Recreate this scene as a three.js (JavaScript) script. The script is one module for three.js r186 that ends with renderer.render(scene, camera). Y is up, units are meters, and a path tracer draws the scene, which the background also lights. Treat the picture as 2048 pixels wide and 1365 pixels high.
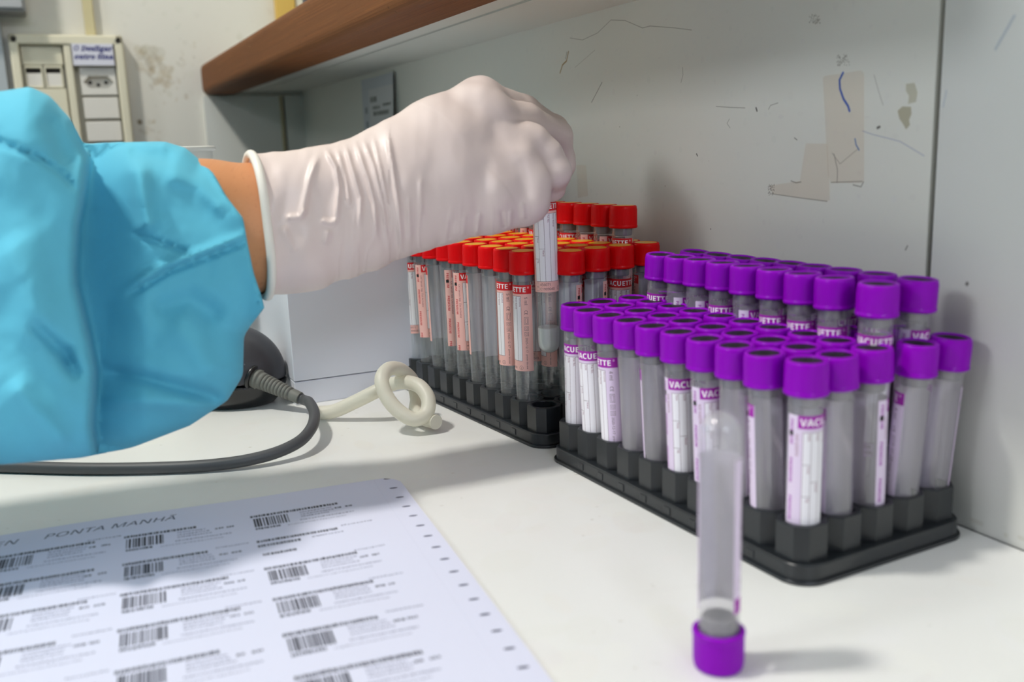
import * as THREE from 'three';
import { RoundedBoxGeometry } from 'three/addons/geometries/RoundedBoxGeometry.js';
import { mergeGeometries } from 'three/addons/utils/BufferGeometryUtils.js';
import { RectAreaLightUniformsLib } from 'three/addons/lights/RectAreaLightUniformsLib.js';

// ---------------------------------------------------------------- camera, light, exposure
RectAreaLightUniformsLib.init();
const scene = new THREE.Scene();
scene.background = new THREE.Color(0x1a1a1a);
const V = (x, y, z) => new THREE.Vector3(x, y, z);
const EYE = V(0, 0.1657, 0.3333);
const RIGHT = V(0.43157, -0.0338, -0.90145), UPV = V(-0.16778, 0.97885, -0.11703), AHEAD = V(-0.88634, -0.20175, -0.41677);
const FPX = 1904.4457;                                  // focal length in pixels of the 2048 x 1365 frame
const camera = new THREE.PerspectiveCamera(2 * Math.atan(682.5 / FPX) * 180 / Math.PI, 2048 / 1365, 0.02, 20);
camera.position.copy(EYE);
const FRAME = new THREE.Matrix4().makeBasis(RIGHT, UPV, AHEAD.clone().negate());
camera.quaternion.setFromRotationMatrix(FRAME);
camera.focus = 0.56;
camera.userData.fStop = 8;

const renderer = new THREE.WebGLRenderer({ antialias: true });
renderer.toneMapping = THREE.LinearToneMapping;
renderer.toneMappingExposure = 0.82;
renderer.shadowMap.enabled = true;

const CEIL = 1.55;
const DEPTH = 2.35;                                      // the room from the lined wall to the wall behind the person
const LAMP = { x: -0.58, z: 0.92, w: 0.14, l: 0.14, radiance: 400, tint: 0xfffbf3 };            // ceiling light near the socket wall
const WINDOW = { x: -0.2, y: 1.16, w: 0.56, h: 0.5, radiance: 21, tint: 0xf3f6fc };             // small high window behind the person
const SIDE_WINDOW = { y: 1.2, z: 0.56, w: 0.72, h: 0.5, radiance: 19, tint: 0xe6eeff };          // high window in the wall to the right of the counter

// ---------------------------------------------------------------- helpers
let seed = 7;
const rnd = () => { seed = (seed * 1664525 + 1013904223) >>> 0; return seed / 4294967296; };
const mm = 0.001;
/** point seen at (x, y) of the 2048 x 1365 frame, d metres ahead of the eye */
const at = (x, y, d) => EYE.clone().addScaledVector(AHEAD, d).addScaledVector(RIGHT, (x - 1024) / FPX * d).addScaledVector(UPV, (682.5 - y) / FPX * d);
/** where the sight line of (x, y) meets the plane axis = value */
const onPlane = (x, y, axis, value) => {
  const d = at(x, y, 1).sub(EYE);
  return EYE.clone().addScaledVector(d, (value - EYE[axis]) / d[axis]);
};
const taken = new Map();
function numbered(name) {
  const n = taken.get(name) || 0; taken.set(name, n + 1);
  return n ? `${name}_${String(n).padStart(3, '0')}` : name;
}
function tag(o, label, category, group) { o.userData.label = label; o.userData.category = category; if (group) o.userData.group = group; return o; }
function part(name, geometry, material, parent, label) {
  const m = new THREE.Mesh(geometry, material);
  m.name = name; m.castShadow = m.receiveShadow = true;
  if (label) m.userData.label = label;
  parent.add(m); return m;
}
function thing(name, label, category, pos, group) {
  const g = new THREE.Group(); g.name = numbered(name); g.position.copy(pos || V(0, 0, 0)); scene.add(g);
  return tag(g, label, category, group);
}
function solid(name, geometry, material, label, category, group) {          // a thing that is one mesh
  const m = part(numbered(name), geometry, material, scene); return tag(m, label, category, group);
}
function structure(name, geometry, material) { const m = part(name, geometry, material, scene); m.userData.kind = 'structure'; return m; }
const box = (x0, x1, y0, y1, z0, z1) => new THREE.BoxGeometry(x1 - x0, y1 - y0, z1 - z0).translate((x0 + x1) / 2, (y0 + y1) / 2, (z0 + z1) / 2);
const rbox = (x0, x1, y0, y1, z0, z1, r = 0.001, s = 2) => new RoundedBoxGeometry(x1 - x0, y1 - y0, z1 - z0, s, r).translate((x0 + x1) / 2, (y0 + y1) / 2, (z0 + z1) / 2);
const std = (color, roughness = 0.6, extra = {}) => new THREE.MeshStandardMaterial({ color, roughness, ...extra });
const phys = (o) => new THREE.MeshPhysicalMaterial(o);
function canvas(w, h, draw) {
  const c = document.createElement('canvas'); c.width = w; c.height = h;
  draw(c.getContext('2d'), w, h);
  const t = new THREE.CanvasTexture(c); t.colorSpace = THREE.SRGBColorSpace; t.magFilter = THREE.LinearFilter; t.anisotropy = 8;
  return t;
}
function speckle(ctx, w, h, n, colours, r0, r1, alpha) {
  for (let i = 0; i < n; i++) {
    ctx.globalAlpha = alpha * (0.3 + 0.7 * rnd()); ctx.fillStyle = colours[Math.floor(rnd() * colours.length)];
    ctx.beginPath(); ctx.ellipse(rnd() * w, rnd() * h, r0 + rnd() * (r1 - r0), (r0 + rnd() * (r1 - r0)) * 0.7, rnd() * 3, 0, 7); ctx.fill();
  }
  ctx.globalAlpha = 1;
}
const hash = (x, y, z) => { const s = Math.sin(x * 127.1 + y * 311.7 + z * 74.7) * 43758.5453; return s - Math.floor(s); };
function noise3(x, y, z) {
  const i = Math.floor(x), j = Math.floor(y), k = Math.floor(z); let a = x - i, b = y - j, c = z - k;
  a = a * a * (3 - 2 * a); b = b * b * (3 - 2 * b); c = c * c * (3 - 2 * c);
  const L = (p, q, t) => p + (q - p) * t;
  return L(L(L(hash(i, j, k), hash(i + 1, j, k), a), L(hash(i, j + 1, k), hash(i + 1, j + 1, k), a), b),
    L(L(hash(i, j, k + 1), hash(i + 1, j, k + 1), a), L(hash(i, j + 1, k + 1), hash(i + 1, j + 1, k + 1), a), b), c) * 2 - 1;
}
/** mesh of the zero level of fn (negative inside) on a grid of cells of side h */
function surfaceNet(fn, lo, hi, h) {
  const nx = Math.ceil((hi[0] - lo[0]) / h) + 1, ny = Math.ceil((hi[1] - lo[1]) / h) + 1, nz = Math.ceil((hi[2] - lo[2]) / h) + 1;
  const val = new Float32Array(nx * ny * nz), id = new Int32Array(nx * ny * nz).fill(-1);
  const I = (i, j, k) => i + nx * (j + ny * k);
  for (let k = 0; k < nz; k++) for (let j = 0; j < ny; j++) for (let i = 0; i < nx; i++) val[I(i, j, k)] = fn(lo[0] + i * h, lo[1] + j * h, lo[2] + k * h);
  const pos = [], nor = [], idx = [];
  for (let k = 0; k < nz - 1; k++) for (let j = 0; j < ny - 1; j++) for (let i = 0; i < nx - 1; i++) {
    let n = 0, sx = 0, sy = 0, sz = 0;
    for (let e = 0; e < 12; e++) {
      const ax = e >> 2, b = e & 1, c = (e >> 1) & 1;
      const p = ax === 0 ? [0, b, c] : ax === 1 ? [b, 0, c] : [b, c, 0], q = p.slice(); q[ax] = 1;
      const u = val[I(i + p[0], j + p[1], k + p[2])], v = val[I(i + q[0], j + q[1], k + q[2])];
      if ((u < 0) !== (v < 0)) { const t = u / (u - v); n++; sx += p[0] + (q[0] - p[0]) * t; sy += p[1] + (q[1] - p[1]) * t; sz += p[2] + (q[2] - p[2]) * t; }
    }
    if (!n) continue;
    id[I(i, j, k)] = pos.length / 3;
    const x = lo[0] + (i + sx / n) * h, y = lo[1] + (j + sy / n) * h, z = lo[2] + (k + sz / n) * h, e = h * 0.6;
    pos.push(x, y, z);
    const g = V(fn(x + e, y, z) - fn(x - e, y, z), fn(x, y + e, z) - fn(x, y - e, z), fn(x, y, z + e) - fn(x, y, z - e)).normalize();
    nor.push(g.x, g.y, g.z);
  }
  const quad = (a, b, c, d, flip) => { if (a < 0 || b < 0 || c < 0 || d < 0) return; flip ? idx.push(a, c, b, a, d, c) : idx.push(a, b, c, a, c, d); };
  for (let k = 1; k < nz - 1; k++) for (let j = 1; j < ny - 1; j++) for (let i = 1; i < nx - 1; i++) {
    const v = val[I(i, j, k)] < 0;
    if (v !== (val[I(i + 1, j, k)] < 0)) quad(id[I(i, j - 1, k - 1)], id[I(i, j, k - 1)], id[I(i, j, k)], id[I(i, j - 1, k)], !v);
    if (v !== (val[I(i, j + 1, k)] < 0)) quad(id[I(i - 1, j, k - 1)], id[I(i - 1, j, k)], id[I(i, j, k)], id[I(i, j, k - 1)], !v);
    if (v !== (val[I(i, j, k + 1)] < 0)) quad(id[I(i - 1, j - 1, k)], id[I(i, j - 1, k)], id[I(i, j, k)], id[I(i - 1, j, k)], !v);
  }
  const g = new THREE.BufferGeometry();
  g.setAttribute('position', new THREE.Float32BufferAttribute(pos, 3));
  g.setAttribute('normal', new THREE.Float32BufferAttribute(nor, 3));
  g.setIndex(idx);
  return g;
}

// ---------------------------------------------------------------- the room
const WALLX = -1.38;
const paint = std(0xd9d8cd, 0.8), ceilingPaint = std(0xe6e6e2, 0.9), floorMat = std(0x6d685f, 0.7), roomPaint = std(0x9a9a95, 0.85);
structure('floor', box(WALLX - 0.1, 2.3, -0.98, -0.9, -0.1, DEPTH + 0.1), floorMat);
structure('ceiling', box(WALLX - 0.1, 2.3, CEIL, CEIL + 0.08, -0.1, DEPTH + 0.1), ceilingPaint);
{
  const { y, z, w, h, tint, radiance } = SIDE_WINDOW, z0 = z - w / 2, z1 = z + w / 2, y0 = y - h / 2, y1 = y + h / 2, f = 0.04;
  structure('wall_right', mergeGeometries([box(2.2, 2.3, -0.9, CEIL, -0.02, z0), box(2.2, 2.3, -0.9, CEIL, z1, DEPTH), box(2.2, 2.3, -0.9, y0, z0, z1), box(2.2, 2.3, y1, CEIL, z0, z1)]), roomPaint);
  const g = new THREE.Group(); g.name = 'window_2'; g.userData.kind = 'structure'; scene.add(g);
  part('window_frame', mergeGeometries([box(2.2, 2.25, y0, y1, z0, z0 + f), box(2.2, 2.25, y0, y1, z1 - f, z1), box(2.2, 2.25, y0, y0 + f, z0, z1), box(2.2, 2.25, y1 - f, y1, z0, z1)]), std(0xd0d0cc, 0.5), g);
  part('window_pane', box(2.23, 2.234, y0 + f, y1 - f, z0 + f, z1 - f), std(0xffffff, 0.4, { emissive: tint, emissiveIntensity: 1.5 }), g);
  const L = new THREE.RectAreaLight(tint, radiance, w - 2 * f, h - 2 * f); L.position.set(2.226, y, z); L.rotation.y = Math.PI / 2; g.add(L);     // shines along -x
}
{
  const wx0 = WINDOW.x - WINDOW.w / 2, wx1 = WINDOW.x + WINDOW.w / 2, wy0 = WINDOW.y - WINDOW.h / 2, wy1 = WINDOW.y + WINDOW.h / 2;
  structure('wall_front', mergeGeometries([box(WALLX - 0.1, wx0, -0.9, CEIL, DEPTH, DEPTH + 0.1), box(wx1, 2.3, -0.9, CEIL, DEPTH, DEPTH + 0.1), box(wx0, wx1, -0.9, wy0, DEPTH, DEPTH + 0.1), box(wx0, wx1, wy1, CEIL, DEPTH, DEPTH + 0.1)]), roomPaint);
  const w = new THREE.Group(); w.name = 'window_1'; w.userData.kind = 'structure'; scene.add(w);
  const fm = std(0xd0d0cc, 0.5), f = 0.025;
  part('window_frame', mergeGeometries([box(wx0, wx0 + f, wy0, wy1, DEPTH, DEPTH + 0.05), box(wx1 - f, wx1, wy0, wy1, DEPTH, DEPTH + 0.05), box(wx0, wx1, wy0, wy0 + f, DEPTH, DEPTH + 0.05), box(wx0, wx1, wy1 - f, wy1, DEPTH, DEPTH + 0.05)]), fm, w);
  part('window_pane', box(wx0 + f, wx1 - f, wy0 + f, wy1 - f, DEPTH + 0.03, DEPTH + 0.034), std(0xffffff, 0.4, { emissive: WINDOW.tint, emissiveIntensity: 2 }), w);
  const L = new THREE.RectAreaLight(WINDOW.tint, WINDOW.radiance, WINDOW.w - 2 * f, WINDOW.h - 2 * f);
  L.position.set(WINDOW.x, WINDOW.y, DEPTH + 0.026); w.add(L);             // shines along -z into the room
}
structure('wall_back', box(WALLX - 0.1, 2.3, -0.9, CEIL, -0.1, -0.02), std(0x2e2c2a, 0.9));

// painted masonry wall on the left with scuffs
const leftTex = canvas(1024, 1024, (c, w, h) => {
  c.fillStyle = '#e0ddd2'; c.fillRect(0, 0, w, h);
  speckle(c, w, h, 900, ['#c9c6b6', '#e2e0d4', '#cfccc0'], 2, 12, 0.25);
  // brown smudges beside the socket plate; texture spans z 0..0.6 (u runs from z = 0.6 to 0), y 0..0.6
  const P = (z, y) => [(0.6 - z) / 0.6 * w, h - y / 0.6 * h];
  for (const [z, y, n, r] of [[0.196, 0.292, 30, 14], [0.185, 0.268, 22, 16], [0.152, 0.30, 12, 5], [0.166, 0.283, 10, 5], [0.17, 0.25, 10, 9], [0.21, 0.2, 12, 8], [0.145, 0.31, 6, 4]])
    for (let i = 0; i < n; i++) {
      const [px, py] = P(z + (rnd() - 0.5) * 0.03, y + (rnd() - 0.5) * 0.03);
      c.globalAlpha = 0.06 + 0.1 * rnd(); c.fillStyle = rnd() < 0.6 ? '#9a8258' : '#7d6f55';
      c.beginPath(); c.ellipse(px, py, r * (0.3 + rnd() * 0.7), r * (0.2 + rnd() * 0.5), rnd() * 3, 0, 7); c.fill();
    }
  c.globalAlpha = 0.7; c.fillStyle = '#6b5a40'; const [qx, qy] = P(0.218, 0.212); c.beginPath(); c.ellipse(qx, qy, 5, 6, 0, 0, 7); c.fill(); c.globalAlpha = 1;
});
leftTex.wrapS = leftTex.wrapT = THREE.RepeatWrapping;
{
  const g = box(WALLX - 0.08, WALLX, -0.9, CEIL, -0.02, DEPTH);
  const p = g.attributes.position, uv = g.attributes.uv;
  for (let i = 0; i < p.count; i++) uv.setXY(i, (0.6 - p.getZ(i)) / 0.6, p.getY(i) / 0.6);
  structure('wall_left', g, std(0xffffff, 0.75, { map: leftTex }));
}

// laminate lining of the back wall in two boards with an open dark joint
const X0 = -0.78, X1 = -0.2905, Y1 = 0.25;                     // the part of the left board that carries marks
const markTex = canvas(2048, 1046, (c, w, h) => {
  const u = (x) => (x - X0) / (X1 - X0) * w, v = (y) => h - y / Y1 * h;
  c.fillStyle = '#dedfd6'; c.fillRect(0, 0, w, h);
  const inner = (n, cols, r0, r1, a) => { for (let i = 0; i < n; i++) { c.globalAlpha = a * rnd(); c.fillStyle = cols[Math.floor(rnd() * cols.length)]; c.beginPath(); c.ellipse(30 + rnd() * (w - 60), 20 + rnd() * (h - 40), r0 + rnd() * (r1 - r0), r0 + rnd() * (r1 - r0), 0, 0, 7); c.fill(); } c.globalAlpha = 1; };
  inner(1500, ['#cfd0ca', '#dbdcd8'], 2, 9, 0.25);
  inner(26, ['#5a574c', '#76705f'], 0.8, 2.2, 0.8);
  const px = (x, y) => { const q = onPlane(x, y, 'z', 0); return [u(q.x), v(q.y)]; };
  const line = (pts, col, lw, a = 1, dash) => { c.globalAlpha = a; c.strokeStyle = col; c.lineWidth = lw * 0.8; c.lineCap = c.lineJoin = 'round'; c.setLineDash(dash || []); c.beginPath(); pts.forEach((p, i) => { const [a2, b2] = px(...p); i ? c.lineTo(a2, b2) : c.moveTo(a2, b2); }); c.stroke(); c.setLineDash([]); c.globalAlpha = 1; };
  const blob = (pts, col, a) => { c.globalAlpha = a; c.fillStyle = col; c.beginPath(); pts.forEach((p, i) => { const [a2, b2] = px(...p); i ? c.lineTo(a2, b2) : c.moveTo(a2, b2); }); c.closePath(); c.fill(); c.globalAlpha = 1; };
  // blue pen strokes
  line([[1686, 146], [1679, 160], [1680, 178], [1687, 198], [1696, 212], [1699, 222]], '#2b55b8', 6, 0.95);
  line([[1710, 278], [1712, 290], [1718, 300]], '#3560b0', 3.5, 0.8);
  // long pencil and hair lines
  line([[1140, 76], [1165, 80], [1195, 66], [1222, 40], [1250, 41], [1285, 56], [1300, 52], [1350, 56], [1383, 60]], '#8b8a80', 2, 0.7);
  line([[1725, 262], [1745, 269], [1800, 283], [1848, 312]], '#8a93ad', 2, 0.6);
  line([[1204, 165], [1183, 205]], '#5d5a50', 2.6, 0.8);
  line([[1137, 103], [1133, 122], [1125, 130], [1120, 146]], '#8b6a2a', 5, 0.9);
  line([[1134, 104], [1131, 118]], '#4a4436', 2.4, 0.8);
  line([[1190, 100], [1150, 135]], '#9a968a', 1.6, 0.6);
  line([[1365, 135], [1366, 150], [1362, 165]], '#77756c', 2, 0.6);
  line([[1432, 213], [1460, 215], [1490, 216]], '#6a685f', 1.8, 0.6);
  line([[1512, 216], [1514, 222]], '#3c3a34', 5, 0.7);
  line([[1537, 219], [1541, 211], [1556, 206]], '#77756c', 1.8, 0.6);
  line([[1459, 238], [1454, 247], [1460, 256]], '#77756c', 1.8, 0.6);
  line([[1589, 276], [1594, 280]], '#55534b', 2.4, 0.7);
  line([[1755, 256], [1759, 254]], '#3a372f', 6, 0.7);
  line([[1393, 308], [1395, 312]], '#3a372f', 4, 0.7);
  line([[1815, 492], [1811, 500]], '#55534b', 3, 0.7);
  line([[1748, 150], [1757, 182], [1766, 210]], '#a4a49c', 2, 0.7);
  // smears and glue residue
  blob([[1812, 168], [1829, 166], [1835, 185], [1832, 204], [1816, 208], [1818, 192], [1812, 182]], '#b7b49e', 0.75);
  blob([[1795, 222], [1805, 213], [1822, 214], [1823, 228], [1818, 240], [1820, 250], [1812, 259], [1806, 248], [1799, 238]], '#aba68c', 0.85);
  for (let i = 0; i < 40; i++) { const q = px(1618 + rnd() * 22, 28 + rnd() * 18); c.globalAlpha = 0.5; c.fillStyle = '#6d6a5c'; c.fillRect(q[0], q[1], 2.2, 2.2); }
  for (let i = 0; i < 60; i++) { const q = px(1672 + rnd() * 26 + 0, 108 + rnd() * 22); c.globalAlpha = 0.45; c.fillStyle = '#77746a'; c.fillRect(q[0], q[1], 2.2, 2.2); }
  for (let i = 0; i < 60; i++) { const q = px(1536 + rnd() * 12, 368 + rnd() * 22); c.globalAlpha = 0.6; c.fillStyle = '#5d5b52'; c.fillRect(q[0], q[1], 1.8, 1.8); }
  c.globalAlpha = 1;
  line([[1668, 308], [1675, 340], [1674, 366]], '#6f6d64', 2, 0.8);
  line([[1664, 306], [1680, 328], [1716, 298]], '#85837a', 1.6, 0.7);
  line([[1662, 365], [1724, 363]], '#77756c', 2, 0.8);
  line([[1706, 370], [1722, 374], [1727, 364]], '#77756c', 2.4, 0.8);
  line([[1545, 388], [1600, 396], [1654, 403]], '#85837a', 2, 0.8);
  line([[1582, 362], [1592, 366], [1602, 364]], '#77756c', 2.4, 0.8);
  // wear along the counter joint
  for (let i = 0; i < 160; i++) { c.globalAlpha = 0.16 * rnd(); c.fillStyle = '#8a8068'; c.fillRect(40 + rnd() * (w - 80), h - rnd() * rnd() * 46, 3 + rnd() * 20, 1.5 + rnd() * 3); }
  c.globalAlpha = 1; c.fillStyle = '#dedfd6'; c.fillRect(0, 0, 6, h); c.fillRect(0, 0, w, 5);
});
const laminate = std(0xdadbd3, 0.42);
{
  const g = box(WALLX, X1, 0, 1.2, -0.018, 0);
  const p = g.attributes.position, uv = g.attributes.uv;
  for (let i = 0; i < p.count; i++) uv.setXY(i, (p.getX(i) - X0) / (X1 - X0), p.getY(i) / Y1);
  const back = new THREE.Group(); back.name = 'trim_1'; back.userData.kind = 'structure'; scene.add(back);
  part('lining_board', g, std(0xffffff, 0.42, { map: markTex }), back);
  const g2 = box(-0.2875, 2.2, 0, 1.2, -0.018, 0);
  const rightTex = canvas(1024, 512, (c, w, h) => {
    c.fillStyle = '#d6d8d3'; c.fillRect(0, 0, w, h);
    const q = (x, y) => [(x + 0.2875) / 0.5 * w, h - y / 0.25 * h];
    const ln = (a, b, col, lw, al) => { c.globalAlpha = al; c.strokeStyle = col; c.lineWidth = lw; c.beginPath(); c.moveTo(...a); c.lineTo(...b); c.stroke(); c.globalAlpha = 1; };
    const pp = (x, y) => { const r = onPlane(x, y, 'z', 0); return q(r.x, r.y); };
    ln(pp(2030, 30), pp(1990, 100), '#9aa6b4', 2.2, 0.6); ln(pp(1893, 180), pp(1886, 215), '#aab4c0', 1.6, 0.6); ln(pp(1932, 566), pp(1936, 570), '#3c3a34', 3, 0.8);
    for (let i = 0; i < 120; i++) { c.globalAlpha = 0.14 * rnd(); c.fillStyle = '#857a5e'; c.fillRect(rnd() * w, h - 6 - rnd() * rnd() * 24, 3 + rnd() * 12, 1.5 + rnd() * 3); }
    c.globalAlpha = 1; c.fillStyle = '#d6d8d3'; c.fillRect(w - 6, 0, 6, h); c.fillRect(0, 0, w, 5);
  });
  const p2 = g2.attributes.position, uv2 = g2.attributes.uv;
  for (let i = 0; i < p2.count; i++) uv2.setXY(i, (p2.getX(i) + 0.2875) / 0.5, p2.getY(i) / 0.25);
  part('lining_board', g2, std(0xffffff, 0.42, { map: rightTex }), back);
}
// lining of the left wall under the shelf, with its joint batten
{
  const t = new THREE.Group(); t.name = 'trim_2'; t.userData.kind = 'structure'; scene.add(t);
  part('lining_board', box(WALLX, WALLX + 0.008, 0, 0.2435, 0.0295, 0.135), laminate, t);
  part('lining_board', box(WALLX, WALLX + 0.008, 0, 0.2435, 0, 0.026), laminate, t);
  part('edge_strip', box(WALLX + 0.002, WALLX + 0.0095, 0, 0.2435, 0.0297, 0.0335), std(0xb9b08c, 0.5), t);
}

// counter
const counterTex = canvas(1024, 1024, (c, w, h) => {
  c.fillStyle = '#e8e9e6'; c.fillRect(0, 0, w, h);
  speckle(c, w, h, 700, ['#dedcd3', '#f0efea', '#e2e0d6'], 4, 26, 0.14);
  speckle(c, w, h, 130, ['#8d8672', '#a39b85'], 0.5, 1.6, 0.5);
  for (let i = 0; i < 14; i++) { c.globalAlpha = 0.35; c.strokeStyle = '#a9a494'; c.lineWidth = 0.8; const x = rnd() * w, y = rnd() * h; c.beginPath(); c.moveTo(x, y); c.lineTo(x + 16 * (rnd() - 0.5), y + 10 * (rnd() - 0.5)); c.stroke(); }
  c.globalAlpha = 1;
});
counterTex.wrapS = counterTex.wrapT = THREE.RepeatWrapping;
{
  const t = thing('countertop', 'white laminate worktop carrying the tube racks and label sheet', 'counter', V(0, -0.03, 0.35));
  const g = box(WALLX + 0.002, 1.4, 0, 0.03, -0.349, 0.3);
  const p = g.attributes.position, uv = g.attributes.uv;
  for (let i = 0; i < p.count; i++) uv.setXY(i, p.getX(i) / 0.6, p.getZ(i) / 0.6);
  part('worktop', g, phys({ map: counterTex, roughness: 0.38, clearcoat: 0.15, clearcoatRoughness: 0.3 }), t);
  part('cabinet_body', box(WALLX + 0.002, 1.4, -0.868, 0, -0.349, 0.26), std(0xdcdcd6, 0.5), t);
}

// shelf with wooden nosing
{
  const xe = -0.265;
  const t = thing('wall_shelf', 'white underside shelf with thick brown wooden front edge above the racks', 'shelf', V(0, 0.249, 0));
  part('back_board', box(WALLX + 0.002, xe, 0, 0.025, 0, 0.0648), laminate, t);
  part('front_board', box(WALLX + 0.002, xe, 0, 0.025, 0.0688, 0.094), laminate, t);
  part('filler_strip', box(WALLX + 0.002, xe, 0.018, 0.024, 0.0648, 0.0688), std(0x6b5233, 0.9), t);
  const woodTex = canvas(1024, 256, (c, w, h) => {
    c.fillStyle = '#774a28'; c.fillRect(0, 0, w, h);
    for (let i = 0; i < 420; i++) {
      const y = rnd() * h; c.globalAlpha = 0.10 + 0.2 * rnd(); c.strokeStyle = ['#623417', '#955a2c', '#70401f', '#9c6333'][Math.floor(rnd() * 4)]; c.lineWidth = 0.6 + rnd() * 2;
      const x = rnd() * w - 150, L = 120 + rnd() * 420; c.beginPath(); c.moveTo(x, y); c.bezierCurveTo(x + L * 0.3, y + (rnd() - 0.5) * 8, x + L * 0.7, y + (rnd() - 0.5) * 8, x + L, y + (rnd() - 0.5) * 6); c.stroke();
    }
    for (let i = 0; i < 16; i++) { c.globalAlpha = 0.5; c.fillStyle = '#4a2b16'; c.beginPath(); c.ellipse(rnd() * w, rnd() * h, 2.5, 3.5, 0, 0, 7); c.fill(); }
    for (let i = 0; i < 5; i++) { c.globalAlpha = 0.8; c.fillStyle = '#d8b98a'; c.fillRect(rnd() * w, rnd() * h, 3, 5); }
    c.globalAlpha = 1;
  });
  woodTex.wrapS = woodTex.wrapT = THREE.RepeatWrapping;
  const s = new THREE.Shape(), a = 0.0942, b = 0.134, y0 = -0.003, y1 = 0.038, r = 0.010;
  s.moveTo(-a, y0); s.lineTo(-b + r, y0); s.quadraticCurveTo(-b, y0, -b, y0 + r); s.lineTo(-b, y1 - r); s.quadraticCurveTo(-b, y1, -b + r, y1); s.lineTo(-a, y1); s.closePath();
  const g = new THREE.ExtrudeGeometry(s, { depth: xe - WALLX - 0.002, bevelEnabled: false, curveSegments: 8 }).rotateY(Math.PI / 2).translate(WALLX + 0.002, 0, 0);
  const p = g.attributes.position, uv = g.attributes.uv;
  for (let i = 0; i < p.count; i++) uv.setXY(i, p.getX(i) / 0.35, (p.getY(i) + p.getZ(i)) / 0.09);
  part('wooden_edge', g, phys({ map: woodTex, roughness: 0.65, specularIntensity: 0.4 }), t, 'brown stained wooden nosing with fine grain');
}

// ceiling luminaires
{
  const { x, z, w, l } = LAMP;
  const t = thing('ceiling_light', 'square ceiling light above the counter edge', 'light', V(x, CEIL, z));
  part('housing', box(-w / 2 - 0.02, w / 2 + 0.02, -0.03, 0, -l / 2 - 0.02, l / 2 + 0.02), std(0xe8e8e4, 0.6), t);
  part('lamp_diffuser', box(-w / 2, w / 2, -0.034, -0.031, -l / 2, l / 2), std(0xffffff, 0.5, { emissive: LAMP.tint, emissiveIntensity: 2 }), t);
  const L = new THREE.RectAreaLight(LAMP.tint, LAMP.radiance, w, l);
  L.position.set(0, -0.037, 0); L.rotation.x = -Math.PI / 2; t.add(L);
}

// ---------------------------------------------------------------- white laminate box standing behind the red rack
{
  const t = thing('laminate_box', 'low white laminate box with a plinth standing behind the red-capped tubes', 'box', V(-0.6184, 0, 0));
  const m = std(0xe6e9f2, 0.42), H = 0.13, F = 0.2034;
  part('plinth', rbox(-0.30, -0.0002, 0, 0.0158, 0.001, F - 0.0002, 0.0006), m, t);
  part('side_panel', rbox(-0.0155, 0, 0.0164, H, 0.001, F, 0.0006), m, t);
  part('front_panel', rbox(-0.30, -0.0162, 0.0164, H, F - 0.016, F - 0.0006, 0.0006), m, t);
  part('side_panel', rbox(-0.30, -0.285, 0.0164, H, 0.001, F - 0.0165, 0.0006), m, t);
  part('top_panel', rbox(-0.30, 0, H + 0.0002, H + 0.012, 0.001, F, 0.0006), m, t);
}

// ---------------------------------------------------------------- racks
const PITCH = 0.017788;
const rackMat = phys({ color: 0x22262a, roughness: 0.34, clearcoat: 0.1, clearcoatRoughness: 0.35 });
const cellGeo = (() => {
  const w = 0.00845, c = 0.0040, s = new THREE.Shape();
  const pts = [[-w + c, -w], [w - c, -w], [w, -w + c], [w, w - c], [w - c, w], [-w + c, w], [-w, w - c], [-w, -w + c]];
  pts.forEach(([x, y], i) => (i ? s.lineTo(x, y) : s.moveTo(x, y))); s.closePath();
  const hole = new THREE.Path(); hole.absarc(0, 0, 0.0073, 0, Math.PI * 2, true); s.holes.push(hole);
  const g = new THREE.ExtrudeGeometry(s, { depth: 0.0135, bevelEnabled: true, bevelSize: 0.00035, bevelThickness: 0.00045, bevelSegments: 2, curveSegments: 20 });
  return g.rotateX(-Math.PI / 2).translate(0, 0.0081, 0);
})();
const HL = 4.5 * PITCH + 0.0118, HW = 2 * PITCH + 0.0112;
function roundRect(hx, hz, r) {
  const s = new THREE.Shape(); s.moveTo(-hx + r, -hz); s.lineTo(hx - r, -hz); s.absarc(hx - r, -hz + r, r, -Math.PI / 2, 0); s.lineTo(hx, hz - r); s.absarc(hx - r, hz - r, r, 0, Math.PI / 2);
  s.lineTo(-hx + r, hz); s.absarc(-hx + r, hz - r, r, Math.PI / 2, Math.PI); s.lineTo(-hx, -hz + r); s.absarc(-hx + r, -hz + r, r, Math.PI, Math.PI * 1.5); return s;
}
const baseGeo = new THREE.ExtrudeGeometry(roundRect(HL - 0.0008, HW - 0.0008, 0.0095), { depth: 0.0062, bevelEnabled: true, bevelSize: 0.0008, bevelThickness: 0.0008, bevelSegments: 3, curveSegments: 10 }).rotateX(-Math.PI / 2).translate(0, 0.0009, 0);
const footGeo = new THREE.ExtrudeGeometry(roundRect(HL + 0.0008, HW + 0.0008, 0.011), { depth: 0.0008, bevelEnabled: true, bevelSize: 0.0005, bevelThickness: 0.0004, bevelSegments: 2, curveSegments: 10 }).rotateX(-Math.PI / 2).translate(0, 0.0004, 0);
const tabGeo = rbox(-0.0022, 0.0022, 0.0026, 0.0062, -0.0004, 0.0004, 0.0003, 1);
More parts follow.
